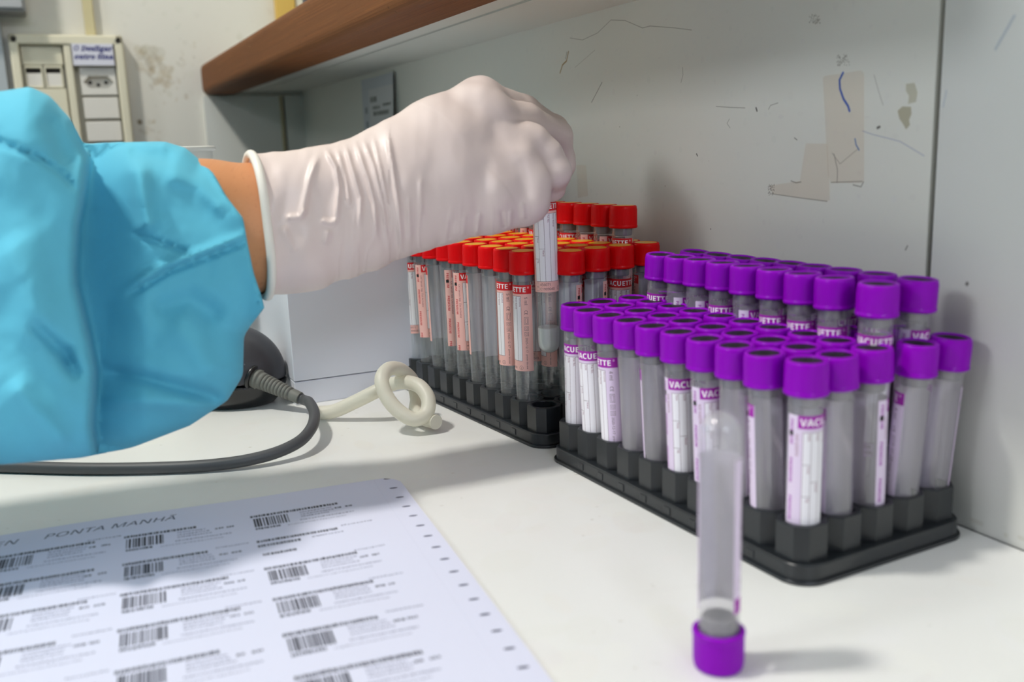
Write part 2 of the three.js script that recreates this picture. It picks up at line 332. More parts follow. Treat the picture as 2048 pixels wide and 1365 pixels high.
/** c9: centre of the nearest front cell; ux: unit vector along the rows towards it */
function makeRack(c9, ux, label) {
  const vz = V(ux.z, 0, -ux.x);                                  // across the rows, to the wall
  const centre = c9.clone().addScaledVector(ux, -4.5 * PITCH).addScaledVector(vz, 2 * PITCH); centre.y = 0;
  const t = thing('tube_rack', label, 'rack', centre);
  t.rotation.y = Math.atan2(-ux.z, ux.x);
  part('base', baseGeo, rackMat, t); part('foot', footGeo, rackMat, t);
  for (let i = 0; i < 10; i++) for (let j = 0; j < 5; j++) part('cell', cellGeo, rackMat, t).position.set((i - 4.5) * PITCH, 0, (2 - j) * PITCH);
  for (let i = 1; i < 9; i++) part('tab', tabGeo, rackMat, t).position.set((i - 4.5) * PITCH + 0.002, 0, HW);
  return { t, c9, ux, vz, at: (i, j, y) => { const p = c9.clone().addScaledVector(ux, (i - 9) * PITCH).addScaledVector(vz, j * PITCH); p.y = y; return p; } };
}
const purpleRack = makeRack(V(-0.2639, 0, 0.0892), V(0.99879, 0, -0.04921).normalize(), 'black plastic tube rack packed with purple-capped tubes');
const redRack = makeRack(V(-0.4617, 0, 0.0974), V(0.9946, 0, -0.10381).normalize(), 'black plastic tube rack packed with red-capped tubes beside the white box');

// ---------------------------------------------------------------- blood tubes
const glass = phys({ color: 0xfafcfc, transmission: 0.92, roughness: 0.06, thickness: 0, ior: 1.7 });
const coatedGlass = phys({ color: 0xf6f5f8, transmission: 0.85, roughness: 0.1, thickness: 0, ior: 1.7 });        // inside sprayed with a pale coating
const capGeo = (() => {
  const prof = [[5.85, -3.2], [5.85, -0.7], [6.05, -0.25], [6.5, 0], [7.2, 0], [7.65, -0.3], [7.85, -0.9], [7.9, -1.7], [7.95, -2.0], [8.05, -10.8], [8.05, -11.2], [8.3, -11.5], [8.42, -12.1], [8.3, -12.7], [7.9, -13], [6.9, -13]];
  const N = 96, pos = [], uv = [], idx = [];
  for (let i = 0; i <= N; i++) for (let k = 0; k < prof.length; k++) {
    let [r, y] = prof[k]; if (k >= 8 && k <= 9) r += (i % 2 ? 0.13 : -0.03);
    const a = i / N * Math.PI * 2; pos.push(r * mm * Math.sin(a), y * mm, r * mm * Math.cos(a)); uv.push(i / N, k / prof.length);
  }
  const K = prof.length;
  for (let i = 0; i < N; i++) for (let k = 0; k < K - 1; k++) { const a = i * K + k, b = a + K; idx.push(a, a + 1, b, b, a + 1, b + 1); }
  const g = new THREE.BufferGeometry(); g.setAttribute('position', new THREE.Float32BufferAttribute(pos, 3)); g.setAttribute('uv', new THREE.Float32BufferAttribute(uv, 2)); g.setIndex(idx); g.computeVertexNormals();
  return g;
})();
const lathe = (pts, n = 32) => new THREE.LatheGeometry(pts.map(([r, y]) => new THREE.Vector2(r * mm, y * mm)), n);
const insertGeo = lathe([[0, -1.5], [2.0, -1.4], [2.6, -1.0], [4.8, -0.75], [5.9, -0.65], [5.9, -3.2]], 28);      // rubber seen in the top of the cap
const ringGeo = lathe([[0, 0.12], [5.6, 0.12], [6.3, 0.02], [6.5, -0.3]], 28);                                      // flush yellow ring of the red caps
const stopperGeo = lathe([[5.4, -8], [5.4, -16.6], [5.0, -17.4], [3.6, -17.4], [3.2, -16], [0, -15.6]], 24);
const glassGeo = (L) => {                                            // L: length from round bottom to cap top
  const pts = []; for (let i = 0; i <= 9; i++) { const a = i / 9 * Math.PI / 2; pts.push([6.4 * Math.sin(a), 6.4 - 6.4 * Math.cos(a)]); }
  pts.push([6.5, L - 40], [6.5, L - 6]); return lathe(pts, 36);
};
const ARC = 28.5, RL = 6.6;                                          // label arc length and radius in mm
function labelGeo(h, lowY) {
  const n = 30, pos = [], uv = [], nor = [], idx = [];
  for (const [r, sgn] of [[RL, 1], [RL - 0.06, -1]]) for (let i = 0; i <= n; i++) for (let k = 0; k < 2; k++) {
    const a = i / n * ARC / RL; pos.push(r * Math.sin(a) * mm, (lowY + k * h) * mm, r * Math.cos(a) * mm); nor.push(sgn * Math.sin(a), 0, sgn * Math.cos(a));
    sgn > 0 ? uv.push(i / n * 0.96, k) : uv.push(0.985, 0.5);       // the back of the label is blank
  }
  for (let s = 0; s < 2; s++) for (let i = 0; i < n; i++) { const a = s * (n + 1) * 2 + i * 2; s ? idx.push(a, a + 1, a + 2, a + 2, a + 1, a + 3) : idx.push(a, a + 2, a + 1, a + 1, a + 2, a + 3); }
  const g = new THREE.BufferGeometry(); g.setAttribute('position', new THREE.Float32BufferAttribute(pos, 3)); g.setAttribute('normal', new THREE.Float32BufferAttribute(nor, 3)); g.setAttribute('uv', new THREE.Float32BufferAttribute(uv, 2)); g.setIndex(idx);
  return g;
}
function labelTex(H, main, pale, dark, white, vol, lines, code) {
  const S = 18, W = ARC * S, full = Math.round(W / 0.96);
  return canvas(full, H * S, (c, w, h) => {
    c.fillStyle = '#ddd7de'; c.fillRect(0, 0, w, h);
    c.fillStyle = pale; c.fillRect(0, 0, W, h);
    const X = (s) => s * S, down = (txt, s, y, size, col, wgt = '') => { c.save(); c.translate(X(s), y * S); c.rotate(Math.PI / 2); c.font = `${wgt} ${size * S}px sans-serif`; c.fillStyle = col; c.textBaseline = 'middle'; c.fillText(txt, 0, 0); c.restore(); };
    // coloured head with the name across
    c.fillStyle = main; c.fillRect(X(4.6), 0, W - X(4.6) - 6, 5.0 * S);
    c.fillStyle = '#fff'; c.font = `bold ${3.9 * S}px sans-serif`; c.textBaseline = 'middle'; c.save(); c.translate(X(5.4), 2.6 * S); const tw = c.measureText('VACUETTE').width; c.scale(X(19.6) / tw, 1); c.fillText('VACUETTE', 0, 0); c.restore();
    c.font = `${1.4 * S}px sans-serif`; c.fillText('®', X(25.6), 1.4 * S);
    // first column
    const step = (H - 5) / 3; for (let i = 0; i < 4; i++) down('PREMIUM', 2.0, 1.6 + i * step, 2.1, dark, 'bold');
    c.fillStyle = '#141414'; c.fillRect(X(0.9), 6.2 * S, 1.9 * S, 1.9 * S);
    lines.forEach((t, i) => down(t, 4.4 + i * 1.5, 7.2, 1.6, '#6d2a3a'));
    // white fields
    c.fillStyle = white; c.fillRect(X(6.6), 6.4 * S, X(15.2), (H - 12.4) * S);
    c.strokeStyle = '#4b2a3a'; c.lineWidth = 2.6; c.strokeRect(X(6.6), 6.4 * S, X(15.2), (H - 12.4) * S);
    for (const s of [9.7, 13.0, 16.1, 19.2]) { c.beginPath(); c.moveTo(X(s), 6.4 * S); c.lineTo(X(s), (H - 6) * S); c.stroke(); }
    const f = (H - 12.4) / 3;
    for (const k of [1, 2]) { c.beginPath(); c.moveTo(X(6.6), (6.4 + f * k) * S); c.lineTo(X(9.7), (6.4 + f * k) * S); c.stroke(); }
    c.beginPath(); c.moveTo(X(9.7), (6.4 + f * 1.55) * S); c.lineTo(X(13), (6.4 + f * 1.55) * S); c.stroke();
    ['Date', 'Time', 'Sig'].forEach((t, k) => down(t, 8.9, 6.9 + f * k, 1.3, '#7a3a52'));
    down('DOB', 12.2, 6.9, 1.4, '#7a3a52'); down('Ward', 12.2, 7.0 + f * 1.55, 1.4, '#7a3a52'); down('Pat No.', 15.4, 6.9, 1.4, '#7a3a52'); down('First Name', 18.5, 6.9, 1.4, '#7a3a52'); down('Surname', 21.2, 6.9, 1.3, '#7a3a52');
    // last column
    down(vol, 24.6, 6.6, 2.4, '#3a2630'); down('CE', 24.6, 14.2, 2.4, '#3a2630');
    c.strokeStyle = '#4b3a42'; c.lineWidth = 2.4; for (const [y, k] of [[18.2, 4.2], [23.6, 2.2], [26.8, 2.2]]) { if (y + k < H - 8) { c.strokeRect(X(23.6), y * S, 2.2 * S, k * S); c.strokeRect(X(24.2), (y + 0.6) * S, 1 * S, (k - 1.2) * S); } }
    down('2020-12-17', 24.6, Math.min(29.8, H - 12.4), 1.75, '#3a2630'); if (H > 45) down('greiner bio-one', 24.6, 39.6, 1.25, '#3a2630');
    // foot with numbers
    c.fillStyle = '#5a2c34'; c.font = `${1.9 * S}px sans-serif`; c.fillText(code[0], X(9.5), (H - 4.3) * S); c.fillText(code[1], X(9.5), (H - 1.9) * S);
    c.lineWidth = 2; c.beginPath(); c.arc(X(21), (H - 2) * S, 1.1 * S, 0, 7); c.stroke(); c.font = `${1.6 * S}px sans-serif`; c.fillText('2', X(20.5), (H - 1.9) * S);
    c.strokeRect(X(7), (H - 5.2) * S, 1.6 * S, 2 * S); c.strokeRect(X(7), (H - 2.8) * S, 1.6 * S, 2 * S);
  });
}
const plastic = (color) => phys({ color, roughness: 0.42, specularIntensity: 0.22, clearcoat: 0.12, clearcoatRoughness: 0.1 });
const KINDS = {
  purple: { L: 84.2, label: labelGeo(50, 14.2), glass: glassGeo(84.2), tex: labelTex(50, '#a41cab', '#e3d3ec', '#9a1fa6', '#f3f1f8', '4 ml', ['K2E K2EDTA'], ['454209', 'A19103LK']), cap: plastic(0x8e00ba), insert: std(0x0c0a10, 0.5), group: 'purple-capped tubes in the rack' },
  red: { L: 103.7, label: labelGeo(49.5, 35.5), glass: glassGeo(103.7), tex: labelTex(49.5, '#d6161f', '#f0bdb4', '#c21620', '#f0eff2', '5 ml', ['CAT Serum Sep. Clot Activator'], ['456071', 'C1909048']), cap: plastic(0xe0030a), insert: std(0xf5b01a, 0.3), group: 'red-capped tubes in the rack' },
};
const stopperMat = std(0x6d6a70, 0.6), gelMat = phys({ color: 0xe7ebe8, roughness: 0.45, transmission: 0.15, thickness: 0 });
const gelGeo = lathe([[0, 0.35], [2.4, 0.8], [4.4, 2.0], [5.6, 3.8], [6.05, 6.4], [6.05, 14.5], [5.6, 15.2], [4.2, 14.6], [2, 15.4], [0, 15.1]], 28);
for (const k of Object.values(KINDS)) {
  k.labelMat = std(0xffffff, 0.5, { map: k.tex });
  const g = new THREE.Group();
  part('glass_body', k.glass, k === KINDS.purple ? coatedGlass : glass, g);
  part('paper_label', k.label, k.labelMat, g);
  const cap = part('cap', capGeo, k.cap, g); cap.position.y = k.L * mm;
  part('rubber_insert', k === KINDS.red ? ringGeo : insertGeo, k.insert, cap);
  const st = part('stopper', stopperGeo, stopperMat, g); st.position.y = k.L * mm;
  k.proto = g;
}
/** a tube from its round bottom at foot to cap top along the line to head; s: the place across the label, in mm, that faces the eye */
function addTube(kind, foot, head, s, label, group, gel) {
  const k = KINDS[kind], t = k.proto.clone();
  t.name = numbered('blood_tube'); t.position.copy(foot); scene.add(t);
  tag(t, label, 'tube', group);
  const axis = head.clone().sub(foot).normalize();
  const tilt = new THREE.Quaternion().setFromUnitVectors(V(0, 1, 0), axis);
  const look = EYE.clone().sub(foot).applyQuaternion(tilt.clone().invert());
  const turn = new THREE.Quaternion().setFromAxisAngle(V(0, 1, 0), Math.atan2(look.x, look.z) - s / RL);
  t.quaternion.copy(tilt.multiply(turn));
  if (gel) part('separator_gel', gelGeo, gelMat, t);
  return t;
}
const ORD = ['first', 'second', 'third', 'fourth', 'fifth', 'sixth', 'seventh', 'eighth', 'ninth', 'tenth'];
const ROWS = ['outer row', 'second row from outside', 'middle row', 'second row from the wall', 'wall row'];
const anyS = () => rnd() * 41 - 7;
{ // purple rack: fifty tubes in the cells, eighteen wedged on top between them
  const front = [17, 15.5, 25, -3.2, -5.5, 10.5, 7.5, -3.6, 33, 7.2], side = [6.5, 32, -3, 31, -8];
  const lean = [-0.22, 0.83, 1.95, 3.1, 4.2];
  for (let j = 0; j < 5; j++) for (let i = 0; i < 10; i++) {
    const s = j === 0 ? front[i] : i === 9 ? side[j] : anyS();
    const di = (i === 9 && j > 2) ? 0.25 : (i === 0 ? 0.1 : 0.03) + (rnd() - 0.5) * 0.06, dj = lean[j] + (rnd() - 0.5) * 0.05 + (j === 0 && (i === 0 || i === 9) ? 0.16 : 0);
    addTube('purple', purpleRack.at(i, j, 0.0005), purpleRack.at(i + di, dj, 0.0847), s, `purple-capped tube, ${ORD[i]} from the red rack in the ${ROWS[j]}`, KINDS.purple.group);
  }
  const up = [[0.8, 1.7, 2.55, 3.5, 4.45, 5.44, 6.4, 7.38, 8.65], [0.9, 1.95, 2.95, 3.9, 4.8, 5.62, 6.58, 7.6, 8.72]];
  const upS = [[20, 3, 2, 20, 4, 22, 22, 22, 15]];
  for (const r of [0, 1]) up[r].forEach((i, n) => addTube('purple', purpleRack.at(n + 0.5, r + 2.5, 0.0238), purpleRack.at(i, r ? 3.64 : 2.46, 0.108), r ? anyS() : upS[0][n],
    `raised purple-capped tube, ${ORD[n]} from the red rack in the ${r ? 'raised row by the wall' : 'outer raised row'}`, 'purple-capped tubes wedged on top'));
}
{ // red rack: the near corner cell is empty, its tube is in the hand
  const front = [16, 6.5, -6.5, 3.6, 6.6, -6.5, -1.6, 25, 24], side = [0, -3.5, -4.5, 15, -9];
  const lean = [-0.04, 1.0, 2.0, 2.95, 4.05];
  for (let j = 0; j < 5; j++) for (let i = 0; i < 10; i++) {
    if (i === 9 && j === 0) continue;
    const s = j === 0 ? front[i] : i === 9 ? side[j] : anyS();
    addTube('red', redRack.at(i, j, 0.004), redRack.at(i + (i - 4.5) * 0.03 + (rnd() - 0.5) * 0.06, lean[j] + (rnd() - 0.5) * 0.05, 0.1077), s, `red-capped tube, ${ORD[i]} from the white box in the ${ROWS[j]}`, KINDS.red.group);
  }
  for (let n = 0; n < 9; n++) addTube('red', redRack.at(n + 0.5, 3.5, 0.0253), redRack.at(n + 0.5 + (n - 8) * 0.02, 3.62, 0.129), [4, 20, 3, 15, 3, 20, 4, 3, 22][n],
    `raised red-capped tube wedged above the others, ${ORD[n]} from the white box`, 'red-capped tubes wedged on top');
}
addTube('red', at(1099, 706, 0.537), at(1085, 325, 0.515), 13.5, 'red-capped gel tube held in the gloved hand above the rack', undefined, true);
// upside down on its cap
addTube('purple', V(-0.2254, 0.0843, 0.1581), V(-0.2246, 0.0001, 0.1586), -8, 'purple-capped tube standing upside down on its cap on the counter').userData.group = undefined;

// ---------------------------------------------------------------- label sheet
{
  const o = V(-0.4426, 0, 0.192), vDir = V(0.9959, 0, 0.0905).normalize(), uDir = V(0.0905, 0, -0.9959).normalize();
  const W = 0.243, Lh = 0.29;                                       // continuous form: right edge at o, running towards the eye
  const tex = canvas(1640, 1957, (c, w, h) => {
    const S = w / 243;                                              // pixels per mm; x = 243 + u, y = v
    c.fillStyle = '#d9dbee'; c.fillRect(0, 0, w, h);
    const X = (u) => (243 + u) * S, Y = (v) => v * S;
    const words = (x, y, len, hgt, dark) => { c.fillStyle = dark; let p = 0; while (p < len) { const k = 0.7 + rnd() * 1.1; c.globalAlpha = 0.55 + 0.45 * rnd(); c.fillRect((x + p) * S, (y + rnd() * 0.3) * S, k * S * 0.72, hgt * S); p += k; } c.globalAlpha = 1; };
    const cols = [-232, -180, -128, -74];
    for (const u of cols) for (let r = 0; r < 9; r++) {
      const x = 243 + u, y = 21 + r * 29.6 + (u === -74 ? 0 : 2);
      words(x - 1, y, 30 + rnd() * 12, 2.4, '#20222c'); if (rnd() < 0.5) words(x + 36, y - 2, 13, 1.1, '#8a8ca0');
      if (u === -74 && r === 1) { words(x - 1, y + 5, 18, 2.6, '#20222c'); words(x, y + 15, 14, 2.2, '#20222c'); words(x + 22, y + 5, 14, 1.2, '#777a90'); continue; }
      c.fillStyle = '#1c1e28'; let p = 0; while (p < 15) { const k = 0.3 + rnd() * 0.7; c.fillRect((x + p) * S, (y + 4) * S, k * S, 10 * S); p += k + 0.3 + rnd() * 0.6; }
      words(x, y + 15, 11, 2.0, '#2a2c38');
      for (let q = 0; q < 3; q++) words(x + 21, y + 4 + q * 2.6, 12 + rnd() * 4, 1.1, '#84869c');
      words(x + 37, y + 5.5, 3, 1.6, '#3e4050'); words(x + 42, y + 5.5, 3, 1.6, '#3e4050');
      words(x + 20, y + 13, 24, 1.2, '#8a8ca2'); words(x + 14, y + 16.6, 26, 1.0, '#9ea0b4');
    }
    c.save(); c.translate(X(-163), Y(10)); c.scale(1.25, 1); c.font = `italic ${6.4 * S}px sans-serif`; c.fillStyle = '#55586e'; c.fillText('PONTA MANHÃ', 0, 2 * S); c.fillText('EN', -16 * S, 2 * S); c.restore();
    c.fillStyle = '#3a3d58';
    for (const u of [-5.6, -237.4]) for (let v = 1.6; v < 290; v += 12.7) { c.beginPath(); c.ellipse(X(u), Y(v), 2.0 * S, 0.75 * S, 0.12, 0, 7); c.fill(); }
    c.strokeStyle = '#c9cbe0'; c.lineWidth = 1.2; c.setLineDash([5, 5]); c.beginPath(); c.moveTo(X(-12.5), 0); c.lineTo(X(-12.5), h); c.stroke();
  });
  const nu = 30, nv = 40, pos = [], uv = [], idx = [];
  for (let side = 0; side < 2; side++) for (let j = 0; j <= nv; j++) for (let i = 0; i <= nu; i++) {
    let u = i / nu * W, v = j / nv * Lh;                            // u measured from the right edge, v from the far edge
    const rr = 0.010; if (u < rr && v < rr) { const a = u - rr, b = v - rr, m = Math.max(-a, -b) / Math.max(1e-9, Math.hypot(a, b)); u = rr + a * m; v = rr + b * m; }
    const y = 0.0012 - side * 0.0003 + 0.0016 * Math.max(0, 1 - v / 0.05) ** 2 + 0.0007 * (noise3(u * 14, v * 14, 3) + 1);
    const q = o.clone().addScaledVector(uDir, -u).addScaledVector(vDir, v);
    pos.push(q.x - o.x, y, q.z - o.z); uv.push(1 - u / W, 1 - v / Lh);
  }
  const n1 = (nu + 1) * (nv + 1);
  for (let s = 0; s < 2; s++) for (let j = 0; j < nv; j++) for (let i = 0; i < nu; i++) { const a = s * n1 + j * (nu + 1) + i, b = a + nu + 1; s ? idx.push(a, b, a + 1, a + 1, b, b + 1) : idx.push(a, a + 1, b, b, a + 1, b + 1); }
  for (let j = 0; j < nv; j++) { const a = j * (nu + 1), b = a + nu + 1; idx.push(a, b, a + n1, a + n1, b, b + n1); }
  for (let i = 0; i < nu; i++) idx.push(i, i + n1, i + 1, i + 1, i + n1, i + 1 + n1);
  const g = new THREE.BufferGeometry(); g.setAttribute('position', new THREE.Float32BufferAttribute(pos, 3)); g.setAttribute('uv', new THREE.Float32BufferAttribute(uv, 2)); g.setIndex(idx); g.computeVertexNormals();
  solid('label_sheet', g, std(0xffffff, 0.7, { map: tex, side: THREE.DoubleSide }), 'perforated sheet of printed barcode labels lying on the counter', 'paper').position.copy(o);
}

// ---------------------------------------------------------------- knotted rubber hose
{
  const q = ([x, y, d]) => at(480 + x / 4.55, 660 + y / 4.55, d);
  const pts = [[725, 780, 0.600], [840, 745, 0.597], [1050, 655, 0.592], [1230, 565, 0.589], [1370, 500, 0.590], [1500, 478, 0.583], [1640, 520, 0.573], [1715, 640, 0.567], [1690, 770, 0.563], [1590, 815, 0.560],
    [1450, 745, 0.560], [1330, 600, 0.562], [1290, 450, 0.566], [1350, 360, 0.574], [1460, 365, 0.584], [1570, 470, 0.593], [1610, 620, 0.592], [1600, 740, 0.583], [1660, 800, 0.572], [1785, 842, 0.562]].map(q);
  for (const p of pts) p.y = Math.max(p.y, 0.0046);
  const b = pts[0].clone(); b.y = 0;
  const curve = new THREE.CatmullRomCurve3(pts.map((p) => p.clone().sub(b)), false, 'centripetal');
  const R = 0.0044, tube = new THREE.TubeGeometry(curve, 200, R, 18, false);
  const ends = [0, 1].map((t) => { const g = new THREE.CylinderGeometry(R, R, 0.0004, 18); const d = curve.getTangent(t); g.applyQuaternion(new THREE.Quaternion().setFromUnitVectors(V(0, 1, 0), d)); const p = curve.getPoint(t); return g.translate(p.x, p.y, p.z); });
  const g = mergeGeometries([tube, ...ends]);
  solid('rubber_hose', g, phys({ color: 0xf1efe2, roughness: 0.45, transmission: 0.4, thickness: 0, sheen: 0.2 }), 'translucent cream rubber hose tied in a knot on the counter', 'hose').position.copy(b);
}

// ---------------------------------------------------------------- barcode scanner and its cable
{
  const base = onPlane(470, 806, 'y', 0);
  const t = thing('barcode_scanner', 'dark grey barcode scanner with ribbed cable sleeve behind the blue sleeve', 'scanner', base);
  const grey = phys({ color: 0x3a3a40, roughness: 0.45, clearcoat: 0.1 }), black = phys({ color: 0x121214, roughness: 0.3, clearcoat: 0.3 });
  const body = surfaceNet((x, y, z) => {
    const top = Math.hypot(x / 0.036, (y - 0.02) / 0.034, z / 0.026) - 1, low = Math.max(y - 0.024, 0.0185 - y);
    return Math.max(top * 0.026, 0.0172 - y);
  }, [-0.045, 0.01, -0.035], [0.045, 0.06, 0.035], 0.0016);
  const foot = surfaceNet((x, y, z) => Math.max((Math.hypot(x / 0.0365, (y - 0.019) / 0.027, z / 0.0265) - 1) * 0.026, y - 0.0166, 0.0004 - y), [-0.045, -0.004, -0.035], [0.045, 0.02, 0.035], 0.0016);
  const turn = Math.atan2(-RIGHT.z, RIGHT.x);
  part('upper_shell', body, grey, t).rotation.y = turn; part('lower_shell', foot, black, t).rotation.y = turn;
  const a = at(512, 757, 0.628), b = at(600, 797, 0.6165), len = a.distanceTo(b);
  const prof = [[0, -2], [7.2, -2], [7.2, 0], [6.9, 3], [6.9, 3.6], [5.9, 4], [5.9, 5]];
  const n = 9; for (let i = 0; i < n; i++) { const y = 5.5 + i * 2.6, r = 5.8 - i * 0.17; prof.push([r, y], [r, y + 1.5], [r - 1.0, y + 1.6], [r - 1.0, y + 2.5]); }
  prof.push([4.2, 29.5], [4.0, len * 1000], [3.2, len * 1000], [0, len * 1000]);
  const relief = lathe(prof, 28); relief.applyQuaternion(new THREE.Quaternion().setFromUnitVectors(V(0, 1, 0), b.clone().sub(a).normalize()));
  part('cable_sleeve', relief, std(0x6f706a, 0.6), t, 'grey ribbed strain relief').position.copy(a.clone().sub(base));
  const ring = new THREE.TorusGeometry(0.0082, 0.0016, 10, 30); ring.applyQuaternion(new THREE.Quaternion().setFromUnitVectors(V(0, 0, 1), b.clone().sub(a).normalize()));
  part('collar', ring, black, t).position.copy(a.clone().addScaledVector(b.clone().sub(a).normalize(), -0.001).sub(base));
  const path = [b.clone().addScaledVector(b.clone().sub(a).normalize(), -0.004), b.clone().addScaledVector(b.clone().sub(a).normalize(), 0.003)];
  for (const [x, y, hgt] of [[619, 806, 14], [629, 830, 13], [622, 858, 11], [598, 884, 8.5], [555, 905, 6], [495, 921, 4.4], [420, 931, 3.6], [330, 936, 3.4], [200, 938, 3.4], [80, 936, 3.4], [-80, 930, 3.4], [-260, 915, 3.4]]) path.push(onPlane(x, y, 'y', hgt * mm));
  part('cable', new THREE.TubeGeometry(new THREE.CatmullRomCurve3(path.map((p) => p.clone().sub(base)), false, 'centripetal'), 160, 0.0033, 16), std(0x4b4d50, 0.5), t, 'dark grey cable looping over the counter');
}

// ---------------------------------------------------------------- the person's arm
{
  const F = ([x, y, d]) => [(x - 1024) / FPX * d, (682.5 - y) / FPX * d, -d];      // local axes of the arm: across, up, towards the eye
  const smin = (a, b, k) => { const h = Math.max(k - Math.abs(a - b), 0) / k; return Math.min(a, b) - h * h * k * 0.25; };
  const cone = (A, ra, B, rb) => {                                                  // rounded cone between two balls
    const a = F(A), b = F(B), ba = [b[0] - a[0], b[1] - a[1], b[2] - a[2]], l2 = ba[0] ** 2 + ba[1] ** 2 + ba[2] ** 2;
    ra *= mm; rb *= mm;
    return (x, y, z) => { const px = x - a[0], py = y - a[1], pz = z - a[2]; let t = (px * ba[0] + py * ba[1] + pz * ba[2]) / l2; t = t < 0 ? 0 : t > 1 ? 1 : t; return Math.hypot(px - ba[0] * t, py - ba[1] * t, pz - ba[2] * t) - (ra + (rb - ra) * t); };
  };
  const near = [[120, 0.1], [470, 0.088], [700, 0.062], [900, 0.04], [1000, 0.025], [1100, 0.012], [1200, 0.012]];   // the wrist comes towards the eye
  const shift = (x) => { if (x <= 120) return 0.1; for (let i = 0; i + 1 < near.length; i++) if (x <= near[i + 1][0]) return near[i][1] + (near[i + 1][1] - near[i][1]) * (x - near[i][0]) / (near[i + 1][0] - near[i][0]); return 0.012; };
  const chain = (raw) => { const pts = raw.map(([x, y, d, r]) => [x, y, d - shift(x), r * (d - shift(x)) / d]); const c = []; for (let i = 0; i + 1 < pts.length; i++) c.push(cone(pts[i], pts[i][3], pts[i + 1], pts[i + 1][3])); return c; };
  // [x, y, depth, radius in mm]
  const palm = [
    ...chain([[470, 412, 0.532, 28], [600, 402, 0.530, 25.5], [700, 385, 0.528, 24.5], [800, 330, 0.527, 23], [870, 275, 0.527, 19.5], [958, 203, 0.529, 13.5]]),
    ...chain([[490, 503, 0.532, 27], [600, 482, 0.530, 26], [700, 455, 0.528, 25], [800, 430, 0.525, 20.5], [880, 418, 0.521, 17.5], [985, 408, 0.515, 14.5], [1030, 412, 0.514, 10.5]]),
    ...chain([[780, 370, 0.525, 24], [900, 300, 0.521, 19], [985, 250, 0.518, 13.5]]),
    ...chain([[780, 400, 0.525, 24], [900, 360, 0.519, 18], [1000, 318, 0.514, 13]]),
    ...chain([[900, 300, 0.545, 18], [1000, 320, 0.548, 15]]),
    ...chain([[985, 345, 0.514, 14], [1036, 326, 0.509, 9.6], [1062, 368, 0.5065, 9.0], [1056, 404, 0.507, 10.2]]),
  ];
  const fingers = [
    chain([[962, 206, 0.529, 12.6], [1045, 226, 0.538, 9.8], [1106, 262, 0.548, 8.8], [1124, 318, 0.552, 7.2], [1112, 352, 0.548, 7.2]]),
    chain([[985, 240, 0.518, 12.5], [1050, 244, 0.524, 10], [1112, 272, 0.534, 8.8], [1125, 330, 0.543, 7.0], [1112, 365, 0.540, 6.6]]),
    chain([[1000, 282, 0.514, 12], [1062, 286, 0.512, 10.2], [1090, 312, 0.511, 9.4], [1108, 345, 0.511, 9.0], [1104, 376, 0.522, 7.0], [1088, 372, 0.535, 6.4]]),
    chain([[1058, 404, 0.508, 9.8], [1070, 408, 0.520, 7.6], [1066, 402, 0.533, 6.8]]),
    chain([[900, 330, 0.548, 15], [1000, 350, 0.556, 11], [1060, 352, 0.552, 8.5], [1084, 350, 0.544, 7]]),
  ];
  const knuckles = [...chain([[958, 212, 0.518, 11], [966, 218, 0.517, 11]]), ...chain([[985, 385, 0.508, 11.5], [990, 380, 0.508, 11]])];
  // pulled-tight folds of the latex: [points in frame coordinates, height mm, half width in px]
  const C3 = (pts) => pts.map(([x, y]) => [480 + x / 3.593, 240 + y / 3.593]);
  const folds = [
    [C3([[620, 215], [690, 340], [712, 480], [690, 740]]), 2.0, 5], [C3([[560, 250], [500, 420], [470, 560], [440, 700]]), 1.8, 7], [C3([[330, 700], [430, 700], [480, 640]]), 1.4, 6],
    [C3([[580, 720], [640, 740], [700, 730]]), 1.4, 6], [C3([[760, 190], [800, 330], [868, 560], [862, 760]]), 1.7, 4.5], [C3([[830, 160], [920, 430], [965, 600], [985, 860]]), 1.5, 4.5],
    [C3([[890, 150], [960, 330], [1030, 620], [1060, 900]]), 1.3, 4.5], [C3([[700, 215], [760, 420], [790, 620]]), 1.2, 4], [C3([[1065, 110], [1095, 330], [1140, 640], [1160, 940]]), 1.7, 5],
    [C3([[960, 130], [1010, 360], [1080, 700]]), 1.0, 4], [C3([[640, 790], [610, 900]]), 1.2, 6], [C3([[1210, 560], [1225, 880]]), 0.9, 5], [C3([[1300, 420], [1300, 700]]), 0.6, 5], [C3([[300, 760], [400, 960]]), 1.0, 8],
    [[[960, 425], [955, 470]], 0.9, 5], [[[1003, 420], [1008, 460]], -0.9, 4], [[[1022, 418], [1020, 455]], 0.8, 4], [[[1045, 405], [1048, 440]], 0.9, 5], [[[905, 440], [900, 480]], -0.7, 6], [[[930, 430], [925, 475]], 0.6, 5],
    
  ].map(([pts, h, w]) => ({ pts, h: h * mm, w, x0: Math.min(...pts.map((p) => p[0])) - w * 3, x1: Math.max(...pts.map((p) => p[0])) + w * 3, y0: Math.min(...pts.map((p) => p[1])) - w * 3, y1: Math.max(...pts.map((p) => p[1])) + w * 3 }));
  const segD = (px, py, a, b) => { const bx = b[0] - a[0], by = b[1] - a[1]; let t = ((px - a[0]) * bx + (py - a[1]) * by) / (bx * bx + by * by); t = t < 0 ? 0 : t > 1 ? 1 : t; return [Math.hypot(px - a[0] - bx * t, py - a[1] - by * t), t]; };
  const ridge = (list, px, py) => {
    let s = 0;
    for (const f of list) {
      if (px < f.x0 || px > f.x1 || py < f.y0 || py > f.y1) continue;
      let best = 1e9, along = 0; const n = f.pts.length - 1;
      for (let i = 0; i < n; i++) { const [d, t] = segD(px, py, f.pts[i], f.pts[i + 1]); if (d < best) { best = d; along = (i + t) / n; } }
      s += f.h * Math.exp(-((best / f.w) ** 2)) * Math.min(1, 6 * along + 0.15, 6 * (1 - along) + 0.15);
    }
    return s;
  };
